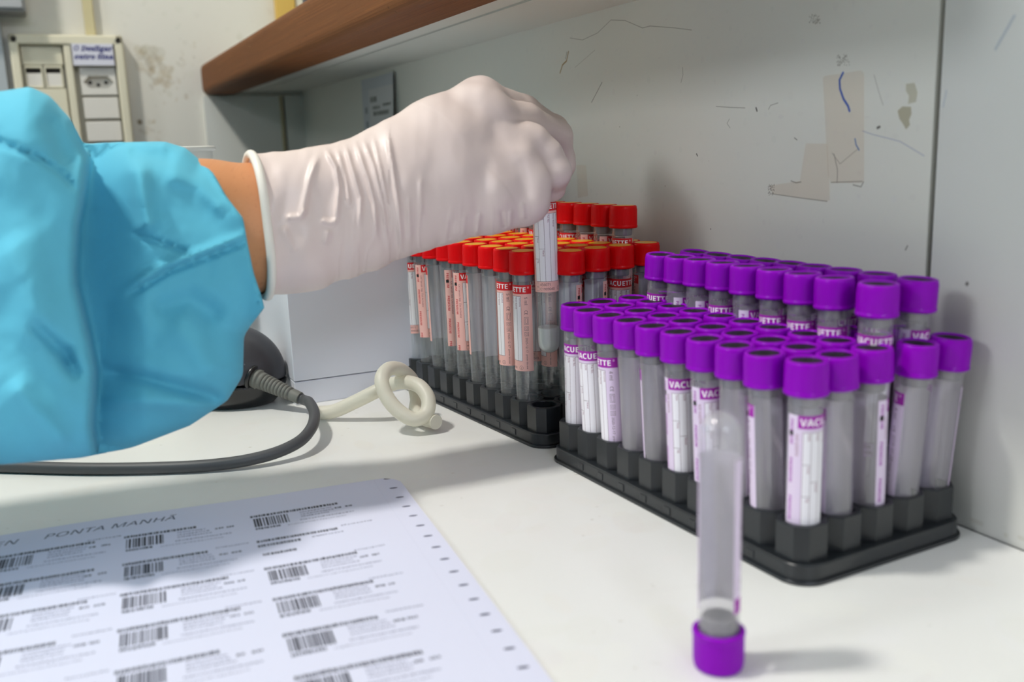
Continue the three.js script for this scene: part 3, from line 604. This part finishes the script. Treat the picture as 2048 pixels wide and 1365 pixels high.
  const cuffN = V(-1, -0.14, 0.45).normalize(), cuffP = F([544, 452, 0.4185]);
  const cuffSide = (x, y, z) => (x - cuffP[0]) * cuffN.x + (y - cuffP[1]) * cuffN.y + (z - cuffP[2]) * cuffN.z;
  const hand = (x, y, z) => {
    let d = 1; for (const c of palm) d = smin(d, c(x, y, z), 0.009);
    for (const k of knuckles) d = smin(d, k(x, y, z), 0.008);
    let f = 1; for (const ch of fingers) { let g = 1; for (const c of ch) g = smin(g, c(x, y, z), 0.003); f = smin(f, g, 0.0012); }
    return smin(d, f, 0.0045);
  };
  const glove = (x, y, z) => {
    const d = hand(x, y, z); if (Math.abs(d) > 0.008) return Math.max(d, cuffSide(x, y, z));
    const px = 1024 + x / -z * FPX, py = 682.5 - y / -z * FPX;
    const r = ridge(folds, px, py) + 0.0003 * noise3(px / 22, py / 60, 2) + (px < 780 ? 0.0007 * noise3(px / 26 + py / 140, py / 70, 5) : 0) + (px > 670 && px < 1060 ? 0.0009 * Math.max(0, 0.35 - Math.abs(noise3(px / 13 + py / 160, py / 90, 7))) * Math.min(1, Math.max(0, (py - 395) / 40)) : 0);
    return Math.max(d - r, cuffSide(x, y, z));
  };
  const toWorld = FRAME.clone().setPosition(EYE);
  const root = at(430, 470, 0.44);
  const person = thing('person', 'arm in a blue gown sleeve and white glove reaching over the counter', 'person', root);
  const place = (g) => { g.applyMatrix4(toWorld); return g.translate(-root.x, -root.y, -root.z); };
  // forearm, one skin surface running into the glove
  const armBones = [...chain([[350, 450, 0.545, 18], [410, 430, 0.534, 27.6], [560, 416, 0.531, 22.6], [680, 400, 0.528, 17]]), ...chain([[350, 490, 0.545, 18], [410, 502, 0.534, 27.4], [560, 487, 0.531, 22.6], [680, 450, 0.528, 16]])];
  const arm = (x, y, z) => { let d = 1; for (const c of armBones) d = smin(d, c(x, y, z), 0.012); return Math.max(d, -cuffSide(x, y, z) - 0.006); };
  const skinTex = canvas(512, 512, (c, w, h) => { c.fillStyle = '#d08d5c'; c.fillRect(0, 0, w, h); speckle(c, w, h, 1400, ['#a96a40', '#cf9164', '#b57348', '#d39a70'], 1, 7, 0.22); speckle(c, w, h, 300, ['#8a5230'], 0.6, 1.6, 0.3); });
  skinTex.wrapS = skinTex.wrapT = THREE.RepeatWrapping;
  const armG = surfaceNet(arm, [-0.25, -0.02, -0.53], [-0.05, 0.13, -0.33], 0.002);
  { const p = armG.attributes.position, uv = []; for (let i = 0; i < p.count; i++) uv.push((p.getX(i)) / 0.08, (p.getY(i) + p.getZ(i) * 0.5) / 0.08); armG.setAttribute('uv', new THREE.Float32BufferAttribute(uv, 2)); }
  part('forearm', place(armG), phys({ map: skinTex, roughness: 0.5, sheen: 0.15 }), person, 'tanned bare wrist');
  const gl = surfaceNet(glove, [-0.142, 0.008, -0.585], [0.046, 0.15, -0.388], 0.001);
  const gloveTex = new THREE.Color(0xe2d1ca);
  const glv = part('glove', place(gl), phys({ color: gloveTex, roughness: 0.45, sheen: 0.15, clearcoat: 0.25, clearcoatRoughness: 0.35 }), person, 'thin white latex glove, wrinkled at the wrist');
  // rolled rim of the cuff
  const e1 = V(0, 1, 0).addScaledVector(cuffN, -cuffN.y).normalize(), e2 = new THREE.Vector3().crossVectors(cuffN, e1), mid = V(...F([512, 455, 0.445]));
  mid.addScaledVector(cuffN, -((mid.x - cuffP[0]) * cuffN.x + (mid.y - cuffP[1]) * cuffN.y + (mid.z - cuffP[2]) * cuffN.z));
  const rim = []; for (let i = 0; i < 72; i++) { const a = i / 72 * Math.PI * 2, d = e1.clone().multiplyScalar(Math.cos(a)).addScaledVector(e2, Math.sin(a)); let lo = 0, hi = 0.09; for (let k = 0; k < 30; k++) { const m = (lo + hi) / 2, q = mid.clone().addScaledVector(d, m); hand(q.x, q.y, q.z) < 0 ? lo = m : hi = m; } rim.push(mid.clone().addScaledVector(d, lo + 0.0002)); }
  part('cuff_rim', place(new THREE.TubeGeometry(new THREE.CatmullRomCurve3(rim, true), 200, 0.0021, 12, true)), phys({ color: 0xeeeade, roughness: 0.45 }), glv);

  // gown sleeve: a wide loose sleeve hanging under the forearm
  const outline = [[-560, 150], [-150, 160], [0, 183], [60, 173], [100, 192], [140, 236], [168, 288], [230, 284], [330, 283], [372, 296], [402, 322], [428, 348], [452, 392], [486, 436], [494, 480], [507, 545], [523, 592], [529, 616], [504, 648], [488, 672], [486, 752], [455, 802], [380, 852], [262, 897], [160, 917], [0, 930], [-150, 925], [-560, 900]];
  // the hem round the wrist (points 11 to 17 of the outline) is cut straight: the arm comes out of it
  const tube = [...outline.slice(0, 11), [470, 316], [760, 300], [760, 660], ...outline.slice(18)];
  const within = (poly, px, py) => { let c = false; for (let i = 0, j = poly.length - 1; i < poly.length; j = i++) { const a = poly[i], b = poly[j]; if ((a[1] > py) !== (b[1] > py) && px < (b[0] - a[0]) * (py - a[1]) / (b[1] - a[1]) + a[0]) c = !c; } return c; };
  const distOut = (poly, px, py) => { let d = 1e9; for (let i = 0, j = poly.length - 1; i < poly.length; j = i++) d = Math.min(d, segD(px, py, poly[j], poly[i])[0]); return within(poly, px, py) ? d : -d; };
  const lobe = [[150, 100], [123, 207], [152, 236], [164, 277], [176, 324], [166, 388], [154, 453], [150, 530], [152, 572], [178, 680], [190, 740], [184, 850], [200, 960]];
  const lobeX = (y) => { for (let i = 0; i + 1 < lobe.length; i++) if (y <= lobe[i + 1][1]) { const t = (y - lobe[i][1]) / (lobe[i + 1][1] - lobe[i][1]); return lobe[i][0] + (lobe[i + 1][0] - lobe[i][0]) * Math.max(0, t); } return 200; };
  const creases = [
    [[[-60, 262], [20, 292], [75, 315], [125, 348], [158, 385]], -4, 6], [[[262, 468], [330, 488], [388, 512]], -4, 6], [[[250, 578], [330, 530], [395, 508], [500, 466]], 4, 9], [[[255, 592], [340, 541], [500, 482]], -3.5, 6],
    [[[272, 320], [285, 400], [300, 470]], 9, 22], [[[255, 300], [300, 310], [350, 315]], -5, 16], [[[195, 740], [300, 760], [400, 785], [450, 800]], -7, 14],
    [[[200, 800], [320, 805], [420, 815]], 4, 16], [[[300, 620], [380, 600], [450, 640]], -4, 22], [[[60, 640], [120, 700], [160, 760]], -6, 14], [[[330, 345], [400, 370], [450, 430]], 4, 18], [[[0, 480], [60, 560], [90, 700]], 5, 40], [[[20, 760], [80, 830], [130, 900]], 6, 26], [[[135, 690], [140, 730]], -4, 11],
    [[[100, 230], [120, 290], [140, 330]], -5, 20], [[[340, 640], [400, 700], [430, 760]], 3, 26],
  ].map(([pts, h, w]) => ({ pts, h: h * mm, w, x0: Math.min(...pts.map((p) => p[0])) - w * 3, x1: Math.max(...pts.map((p) => p[0])) + w * 3, y0: Math.min(...pts.map((p) => p[1])) - w * 3, y1: Math.max(...pts.map((p) => p[1])) + w * 3 }));
  const cache = new Map();
  const shapeAt = (px, py) => {
    const qx = Math.round(px * 2), qy = Math.round(py * 2), key = (qx + 4096) * 8192 + qy; let r = cache.get(key);
    if (!r) {
      const s = distOut(tube, px, py), cut = -distOut(outline, px, py) * 0.00023, dx = px - lobeX(py);
      const near = 1 / (1 + Math.exp(dx / 2.5));
      const belly = 0.010 * Math.exp(-(((px - 60) / 120) ** 2)) * near, tuck = Math.min(1, Math.max(0, (300 - px) / 130));
      r = [s, 0.024 * near - 0.021 * tuck * tuck * (3 - 2 * tuck) * (1 - near) + belly + ridge(creases, px, py) + 0.0018 * noise3(px / 70, py / 70, 1) + 0.0003 * noise3(px / 22, py / 22, 9), cut]; cache.set(key, r);
    }
    return r;
  };
  const SS = 125, TT = 0.029;
  const sleeve = (x, y, z) => {
    const d = -z, px = 1024 + x / d * FPX, py = 682.5 - y / d * FPX;
    if (px < -700 || px > 560 || py < 100 || py > 980) return 0.05;
    const [s, o, cut] = shapeAt(px, py);
    const d0 = 0.440 + Math.min(0, (px - 420)) * 0.00006;
    const a = s >= SS ? 0 : (SS - s) / SS, off = d - d0, front = off < 0 ? (off + o) : off, b = front / TT;
    if (a > 1.3) return 0.03;
    return Math.max((Math.hypot(a, b) - 1) * 0.03, cut);
  };
  const sg = surfaceNet(sleeve, [-0.36, -0.075, -0.50], [-0.10, 0.13, -0.27], 0.002);
  part('gown_sleeve', place(sg), phys({ color: 0x5ebcd6, roughness: 0.85, sheen: 0.2, sheenRoughness: 0.6, sheenColor: new THREE.Color(0xbfeaf5) }), person, 'turquoise disposable gown sleeve, loose and creased');
}

// the rest of the person, outside the frame to the left
{
  const person = scene.getObjectByName('person'), o = person.position;
  const smin = (a, b, k) => { const h = Math.max(k - Math.abs(a - b), 0) / k; return Math.min(a, b) - h * h * k * 0.25; };
  const cone = (a, ra, b, rb) => { const ba = b.clone().sub(a), l2 = ba.lengthSq(); return (x, y, z) => { const px = x - a.x, py = y - a.y, pz = z - a.z; let t = (px * ba.x + py * ba.y + pz * ba.z) / l2; t = t < 0 ? 0 : t > 1 ? 1 : t; return Math.hypot(px - ba.x * t, py - ba.y * t, pz - ba.z * t) - (ra + (rb - ra) * t); }; };
  const cloth = [cone(V(-0.75, -0.55, 0.92), 0.15, V(-0.75, 0.40, 0.93), 0.13), cone(V(-0.63, -0.55, 0.92), 0.15, V(-0.63, 0.40, 0.93), 0.13), cone(V(-0.86, 0.51, 0.93), 0.075, V(-0.52, 0.51, 0.93), 0.075), cone(V(-0.5, 0.50, 0.91), 0.075, V(-0.46, 0.16, 0.66), 0.07), cone(V(-0.46, 0.16, 0.66), 0.07, V(-0.478, 0.128, 0.475), 0.064),
    cone(V(-0.88, 0.50, 0.93), 0.075, V(-0.95, 0.16, 0.97), 0.06)];
  const all = (list, k) => (x, y, z) => { let d = 9; for (const c of list) d = smin(d, c(x, y, z), k); return d; };
  part('gown_body', surfaceNet(all(cloth, 0.05), [-1.06, -0.75, 0.42], [-0.34, 0.64, 1.12], 0.012).translate(-o.x, -o.y, -o.z), std(0x55b2cc, 0.85), person);
  const skin = [cone(V(-0.69, 0.42, 0.94), 0.055, V(-0.69, 0.56, 0.92), 0.052), cone(V(-0.69, 0.60, 0.89), 0.062, V(-0.69, 0.69, 0.91), 0.082), cone(V(-0.69, 0.615, 0.825), 0.010, V(-0.69, 0.645, 0.832), 0.008), cone(V(-0.772, 0.635, 0.91), 0.012, V(-0.772, 0.66, 0.91), 0.014), cone(V(-0.608, 0.635, 0.91), 0.012, V(-0.608, 0.66, 0.91), 0.014)];
  part('head', surfaceNet(all(skin, 0.02), [-0.80, 0.35, 0.78], [-0.58, 0.80, 1.02], 0.006).translate(-o.x, 0.12 - o.y, -o.z), std(0xb87c52, 0.55), person);
  part('hair_cap', surfaceNet((x, y, z) => Math.max(Math.hypot((x + 0.69) / 1.02, (y - 0.70) / 0.98, (z - 0.925) / 1.15) - 0.095, 0.665 + (z - 0.93) * -0.35 - y), [-0.82, 0.6, 0.78], [-0.56, 0.83, 1.06], 0.006).translate(-o.x, 0.12 - o.y, -o.z), std(0x58bcd6, 0.85), person);
}

// ---------------------------------------------------------------- things on the socket wall
{
  const cream = std(0xdcd6bd, 0.5), white = std(0xdedad0, 0.45), darkHole = std(0x2a2620, 0.8);
  const zy = (x, y) => onPlane(x, y, 'x', WALLX);
  const base = V(WALLX, 0.08, 0.2935);
  const t = thing('socket_plate', 'cream wall plate with network jacks, power socket and handwritten note', 'socket', base);
  const Lx = (z0, z1, y0, y1, x0, x1, r = 0.0012) => rbox(x0, x1, y0 - base.y, y1 - base.y, z0 - base.z, z1 - base.z, r);
  const Z0 = 0.2295, Z1 = 0.3605, Yt = 0.3195, Yb = 0.085;             // z falls to the right in the picture
  // surround with an open middle
  part('surround', mergeGeometries([Lx(Z0, Z1, Yt - 0.0125, Yt, 0, 0.022, 0.003), Lx(Z0, Z1, Yb, Yb + 0.012, 0, 0.022, 0.003), Lx(Z0, Z0 + 0.011, Yb, Yt, 0, 0.022, 0.003), Lx(Z1 - 0.011, Z1, Yb, Yt, 0, 0.022, 0.003), Lx(0.291, 0.300, Yb, Yt, 0, 0.020, 0.002)]), cream, t);
  part('backplate', Lx(Z0 + 0.008, Z1 - 0.008, Yb + 0.008, Yt - 0.008, 0, 0.0009), cream, t);
  for (const [z, y] of [[Z0 + 0.0065, Yt - 0.007], [Z1 - 0.0065, Yt - 0.0055]]) { const s = part('screw', new THREE.CylinderGeometry(0.0028, 0.0028, 0.003, 16).rotateZ(Math.PI / 2), darkHole, t); s.position.set(0.0212, y - base.y, z - base.z); }
  // left column: blank and two network jacks
  part('cover', Lx(0.302, 0.3485, 0.283, 0.306, 0.008, 0.0145), cream, t);
  part('cover', Lx(0.302, 0.3485, 0.2, 0.2545, 0.008, 0.0145), cream, t);
  for (const z of [0.3145, 0.337]) {
    const j = part('network_jack', mergeGeometries([Lx(z - 0.0105, z + 0.0105, 0.2795, 0.2825, 0.008, 0.0145, 0.0006), Lx(z - 0.0105, z - 0.0085, 0.256, 0.28, 0.008, 0.0145, 0.0006), Lx(z + 0.0085, z + 0.0105, 0.256, 0.28, 0.008, 0.0145, 0.0006), Lx(z - 0.0105, z + 0.0105, 0.2553, 0.2575, 0.008, 0.0145, 0.0006)]), cream, t);
    part('shutter', Lx(z - 0.0085, z + 0.0085, 0.2575, 0.2735, 0.006, 0.0128, 0.0006), white, j);
    part('slot', Lx(z - 0.0085, z + 0.0085, 0.2735, 0.2795, 0.006, 0.0095, 0.0003), darkHole, j);
  }
  // right column modules
  const mod = (y0, y1) => part('module', Lx(0.2425, 0.2845, y0, y1, 0.008, 0.0155), white, t);
  mod(0.2165, 0.2435); mod(0.188, 0.2135);
  for (const [y0, y1] of [[0.2465, 0.2805], [0.158, 0.185]]) {                    // power outlets: a hexagonal well sunk into the module
    const yc = (y0 + y1) / 2 - 0.001, hx = [[-0.0178, 0], [-0.0112, 0.0076], [0.0112, 0.0076], [0.0178, 0], [0.0112, -0.0076], [-0.0112, -0.0076]];
    const face = new THREE.Shape(); face.moveTo(-0.021, y0 - yc); face.lineTo(0.021, y0 - yc); face.lineTo(0.021, y1 - yc); face.lineTo(-0.021, y1 - yc); face.closePath();
    const well = new THREE.Path(); hx.slice().reverse().forEach(([a, b], i) => (i ? well.lineTo(a, b) : well.moveTo(a, b))); well.closePath(); face.holes.push(well);
    const m = part('module', new THREE.ExtrudeGeometry(face, { depth: 0.013, bevelEnabled: false }).rotateY(Math.PI / 2).translate(0.0025, yc - base.y, 0.2635 - base.z), white, t);
    part('outlet', Lx(0.2445, 0.2825, yc - 0.0085, yc + 0.0085, 0.001, 0.0032, 0.0002), white, m, 'hexagonal three-pin outlet');
    for (const [dz, dy] of [[0.0095, 0], [-0.0095, 0], [0, -0.003]]) part('pin_hole', new THREE.CylinderGeometry(0.0023, 0.0023, 0.0006, 14).rotateZ(Math.PI / 2).translate(0.0034, yc + dy - base.y, 0.2635 + dz - base.z), darkHole, m);
  }
  const note = canvas(512, 300, (c, w, h) => {
    c.fillStyle = '#d8d8e2'; c.fillRect(0, 0, w, h); c.strokeStyle = '#22266e'; c.fillStyle = '#22266e'; c.lineWidth = 7;
    c.font = 'italic bold 92px serif'; c.strokeText('O', 14, 96); for (const [txt, x, y] of [['Desligar', 110, 100], ['outro Sinal', 14, 212]]) { c.fillText(txt, x, y); c.strokeText(txt, x, y); }
    c.beginPath(); c.moveTo(350, 100); c.lineTo(360, 160); c.lineTo(330, 150); c.stroke();
  });
  const ng = new THREE.PlaneGeometry(0.048, 0.0265).rotateY(Math.PI / 2).translate(0.0232, 0.2955 - base.y, 0.2665 - base.z);
  const slab = mergeGeometries([ng, box(0.0218, 0.0231, 0.2955 - base.y - 0.01325, 0.2955 - base.y + 0.01325, 0.2665 - base.z - 0.024, 0.2665 - base.z + 0.024)].map((g) => g.toNonIndexed()));
  { const uv = slab.attributes.uv; for (let i = 6; i < uv.count; i++) uv.setXY(i, 0.99, 0.02); }
  part('paper_note', slab, std(0xffffff, 0.7, { map: note }), t, 'white sticker with blue handwriting');

  solid('cable_conduit', rbox(0, 0.012, 0, 0.6, -0.006, 0.006, 0.002), std(0xcfc397, 0.6), 'narrow cream cable conduit rising from the socket plate', 'conduit').position.set(WALLX, 0.3195, 0.2655);
  const gb = thing('junction_box', 'grey plastic box on the wall above the socket plate', 'box', V(WALLX, 0.342, 0.37));
  part('housing', rbox(0, 0.05, 0, 0.12, -0.034, 0.06, 0.003), std(0x9a9c9c, 0.5), gb);
  part('lid', rbox(0.05, 0.054, 0.003, 0.117, -0.031, 0.057, 0.002), std(0xa8aaab, 0.5), gb);
  solid('metal_duct', rbox(0, 0.02, 0, 0.335, 0, 0.1, 0.002), std(0xa9b0b2, 0.5), 'pale grey duct running down the wall beside the socket plate', 'duct').position.set(WALLX, 0.0, 0.3665);
  solid('yellow_batten', rbox(0, 0.012, 0, 0.8, 0.0015, 0.0285, 0.0015), std(0xd9b45c, 0.6), 'yellow painted batten in the wall corner above the shelf', 'batten').position.set(WALLX, 0.28, 0);
}
// files on the shelf
{
  const t = thing('document_binder', 'dark grey binder standing on the shelf in the corner', 'binder', V(onPlane(611, 10, 'z', 0.09).x - 0.012, 0.2741, 0.0));
  part('cover', rbox(0, 0.012, 0, 0.28, 0.004, 0.09, 0.001), std(0x55575f, 0.6), t);
  part('pages', rbox(0.0125, 0.03, 0.003, 0.275, 0.006, 0.086, 0.0006), std(0xe3dfd8, 0.8), t);
  const f = thing('file_box', 'pale pink file box standing on the shelf', 'box', V(onPlane(611, 10, 'z', 0.09).x + 0.021, 0.2741, 0.0));
  part('body', rbox(0, 0.16, 0, 0.27, 0.003, 0.088, 0.001), std(0xd9c4c2, 0.7), f);
  part('spine_label', rbox(0.02, 0.12, 0.1, 0.2, 0.0882, 0.0888, 0.0002), std(0xe8e6e2, 0.7), f);
}
// unseen printer added behind the sleeve to keep bounced light off the shelf corner
{
  const t = thing('added_printer', 'low dark grey unseen printer added to block light from the corner under the shelf', 'printer', V(-1.13, 0, 0.36));
  const m = std(0x2c2d30, 0.6);
  part('housing', rbox(-0.2, 0.2, 0.004, 0.125, -0.3, 0.24, 0.012, 3), m, t);
  part('lid', rbox(-0.19, 0.19, 0.126, 0.134, -0.28, 0.1, 0.003), std(0x3a3b3f, 0.55), t);
  part('paper_slot', rbox(0.2, 0.203, 0.05, 0.07, -0.2, 0.1, 0.001), std(0x111113, 0.6), t);
  for (const [x, z] of [[-0.17, -0.27], [0.17, -0.27], [-0.17, 0.21], [0.17, 0.21]]) part('foot', new THREE.CylinderGeometry(0.01, 0.01, 0.004, 16).translate(x, 0.002, z), std(0x151515, 0.8), t);
}
// tall jar behind the sleeve
{
  const p = at(302, 296, 0.70); const h = p.y;
  const t = thing('plastic_jar', 'tall white translucent plastic beaker with a rolled lip behind the sleeve', 'beaker', V(p.x, 0, p.z));
  const pr = [[0, 0], [36, 0], [38, 3]], R = 43;
  pr.push([R, h * 1000 - 4], [R + 2.4, h * 1000 - 3], [R + 2.6, h * 1000 - 0.8], [R + 1.2, h * 1000], [R - 0.6, h * 1000 - 1], [R - 1.2, h * 1000 - 5], [36.6, 4], [0, 2]);
  part('body', lathe(pr, 48), phys({ color: 0xe9ebe6, roughness: 0.4, transmission: 0.25, thickness: 0 }), t);
}
// notice taped to the back wall
{
  const a = onPlane(724, 160, 'z', 0), b = onPlane(792, 146, 'z', 0);
  const tex = canvas(512, 768, (c, w, h) => {
    c.fillStyle = '#c9ced3'; c.fillRect(0, 0, w, h); c.fillStyle = '#d9dadb'; c.fillRect(110, 70, w - 110, h);
    const blur = (x, y, l, hh) => { c.fillStyle = '#4c4d47'; let p = 0; while (p < l) { const k = 10 + rnd() * 22; c.globalAlpha = 0.6 + 0.4 * rnd(); c.fillRect(x + p, y, k - 5, hh); p += k; } c.globalAlpha = 1; };
    blur(130, 120, 80, 34); blur(160, 180, 120, 20); blur(330, 172, 120, 16); blur(170, 214, 260, 26); blur(170, 300, 300, 30); blur(180, 356, 160, 22); blur(160, 440, 200, 24); blur(160, 520, 260, 22); blur(170, 580, 200, 20);
    c.fillStyle = '#7d868e'; for (let i = 0; i < 6; i++) c.fillRect(30 + rnd() * 30, 180 + i * 90, 30, 40);
  });
  const w = b.x - a.x, h = w * 1.1, n = 16, pos = [], uv = [], idx = [];
  for (let s = 0; s < 2; s++) for (let j = 0; j <= n; j++) for (let i = 0; i <= n; i++) { const u = i / n, v = j / n; pos.push(u * w, -v * h, 0.0008 + s * -0.0003 + 0.007 * u ** 3 * (0.3 + v)); uv.push(u, 1 - v); }
  const N = (n + 1) ** 2; for (let s = 0; s < 2; s++) for (let j = 0; j < n; j++) for (let i = 0; i < n; i++) { const q = s * N + j * (n + 1) + i, r = q + n + 1; s ? idx.push(q, q + 1, r, r, q + 1, r + 1) : idx.push(q, r, q + 1, q + 1, r, r + 1); }
  const g = new THREE.BufferGeometry(); g.setAttribute('position', new THREE.Float32BufferAttribute(pos, 3)); g.setAttribute('uv', new THREE.Float32BufferAttribute(uv, 2)); g.setIndex(idx); g.computeVertexNormals();
  solid('paper_notice', g, std(0xffffff, 0.6, { map: tex, side: THREE.DoubleSide }), 'small printed notice curling off the back wall under the shelf', 'notice').position.set(a.x, 0.2435, 0.0004);
}
// clear tape left on the back wall
{
  const film = phys({ color: 0xfefcfa, transmission: 0.985, specularIntensity: 0.2, roughness: 0.1, thickness: 0, ior: 1.45 });
  const strip = (pts, label) => {
    const q = pts.map(([x, y]) => onPlane(x, y, 'z', 0.0004)), o = q[0].clone(), s = new THREE.Shape(); q.forEach((p, i) => (i ? s.lineTo(p.x - o.x, p.y - o.y) : s.moveTo(0, 0)));
    solid('clear_tape', new THREE.ExtrudeGeometry(s, { depth: 0.00012, bevelEnabled: false }), film, label, 'tape').position.copy(o);
  };
  strip([[1646, 156], [1650, 152], [1722, 141], [1728, 146], [1728, 362], [1724, 366], [1662, 366], [1656, 350]], 'long clear tape strip with a blue pen stroke on the back wall');
  strip([[1612, 287], [1655, 288], [1660, 400], [1654, 403], [1546, 388], [1538, 372], [1600, 362]], 'crumpled clear tape remnant beside the long strip on the wall');
  strip([[1153, 330], [1172, 330], [1176, 392], [1156, 396]], 'short clear tape scrap on the wall above the red caps');
}

renderer.render(scene, camera);
